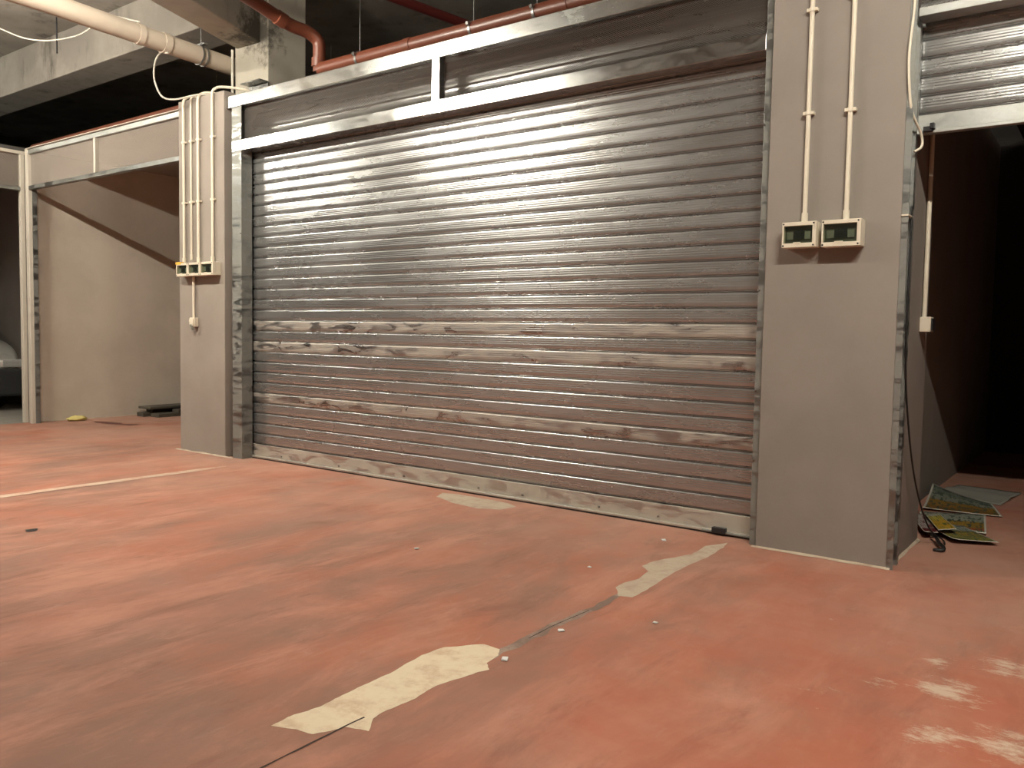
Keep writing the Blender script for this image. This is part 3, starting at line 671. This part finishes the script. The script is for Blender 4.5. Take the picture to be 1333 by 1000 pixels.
o = mb.build('rag', M['rag']); o.location = (-9.80, .40, .001); tag(o, 'crumpled yellow rag on the floor by the beige wall', 'rag')
for k, (x, y, lab) in enumerate(((-1.983, -1.024, 'white paint chip left of the worn patch'), (-1.63, -1.817, 'white paint chip on the joint between both patches'), (-1.63, -2.165, 'white paint chip at the far end of the cream patch'),
                    (-1.393, -1.518, 'white paint chip on the red floor right of the joint'), (-2.839, -1.297, 'white paint chip on the floor before the shutter'), (-1.945, -.314, 'white paint chip near the shutter lock'))):
    r = .010+.004*(k % 3)
    mb = MB().add([(-r, -r*.5, 0), (r*.8, -r*.7, 0), (r, r*.5, 0), (-r*.6, r*.7, 0), (-r*.9, -r*.4, .003), (r*.7, -r*.6, .004), (r*.9, r*.4, .003), (-r*.5, r*.6, .005)],
                  [(0, 3, 2, 1), (4, 5, 6, 7), (0, 1, 5, 4), (1, 2, 6, 5), (2, 3, 7, 6), (3, 0, 4, 7)])
    o = mb.build('paint_chip', M['plate']); o.location = (x, y, .003); o.rotation_euler.z = k*1.1; tag(o, lab, 'debris', 'white chips scattered on the floor')

# ---------------------------------------------------------------- car inside the side garage (nose towards +X)
car = thing('car', 'silver grey car parked in the dark side garage at left', 'car', (-13.3, -.32, .0))
def loft(sections, closed=True):
    mb = MB(); n = len(sections[0]); vs = [p for s_ in sections for p in s_]; fs = []
    for i in range(len(sections)-1):
        for k in range(n-1 if not closed else n): fs.append((i*n+k, i*n+(k+1) % n, (i+1)*n+(k+1) % n, (i+1)*n+k))
    mb.add(vs, fs, 0, True); mb.add(sections[0], [tuple(range(n))]); mb.add(sections[-1], [tuple(range(n))[::-1]]); return mb
def csec(x, hw, zb, zs, zt, rr):
    cy = -.32; y = []
    out = [(-hw*.9, zb), (-hw, zb+.12), (-hw, zs), (-hw*rr, zt-.03), (-hw*rr*.75, zt), (hw*rr*.75, zt), (hw*rr, zt-.03), (hw, zs), (hw, zb+.12), (hw*.9, zb)]
    return [(x, cy+a, b) for a, b in out]
body = [csec(-15.4, .70, .35, .75, .95, .85), csec(-15.25, .83, .22, .80, 1.02, .88), csec(-14.5, .86, .20, .85, 1.05, .92), csec(-13.0, .86, .20, .84, 1.0, .92),
        csec(-12.35, .86, .20, .84, 1.0, .92), csec(-11.9, .85, .20, .80, .96, .92), csec(-11.6, .85, .20, .74, .89, .92), csec(-11.46, .82, .22, .66, .82, .92), csec(-11.40, .78, .28, .60, .76, .92)]
o = part(loft(body), 'body', M['carpaint'], car); sm = o.modifiers.new('sub', 'SUBSURF'); sm.levels = 1; sm.render_levels = 2
cab = [csec(-15.2, .70, .95, 1.0, 1.05, .9), csec(-14.9, .72, .95, 1.25, 1.40, .82), csec(-14.2, .74, .95, 1.3, 1.46, .82), csec(-13.3, .74, .95, 1.28, 1.43, .82), csec(-12.4, .70, .92, .96, .98, .9)]
part(loft(cab), 'cabin_glass', M['carglass'], car)
part(MB().box(-11.50, -11.345, -1.08, .48, .20, .55), 'bumper', M['tyre'], car, .03, 'dark front bumper')
for y0, y1 in ((.22, .50), (-1.14, -.86)):
    part(MB().box(-11.52, -11.36, y0, y1, .56, .67), 'headlight', M['lens'], car, .03)
part(MB().box(-11.42, -11.355, -.62, -.02, .52, .60), 'grille', M['dark'], car, .01)
for x in (-12.2, -14.8):
    for y0, y1 in ((.34, .54), (-1.18, -.98)):
        part(MB().tube([(x, y0, .31), (x, y1, .31)], .31, 24), 'wheel', M['tyre'], car)
part(MB().box(-12.45, -12.38, .30, .36, .95, .97).tube([(-12.4, .1, .965), (-12.45, -.5, .985)], .008, 6), 'wiper', M['blackc'], car)
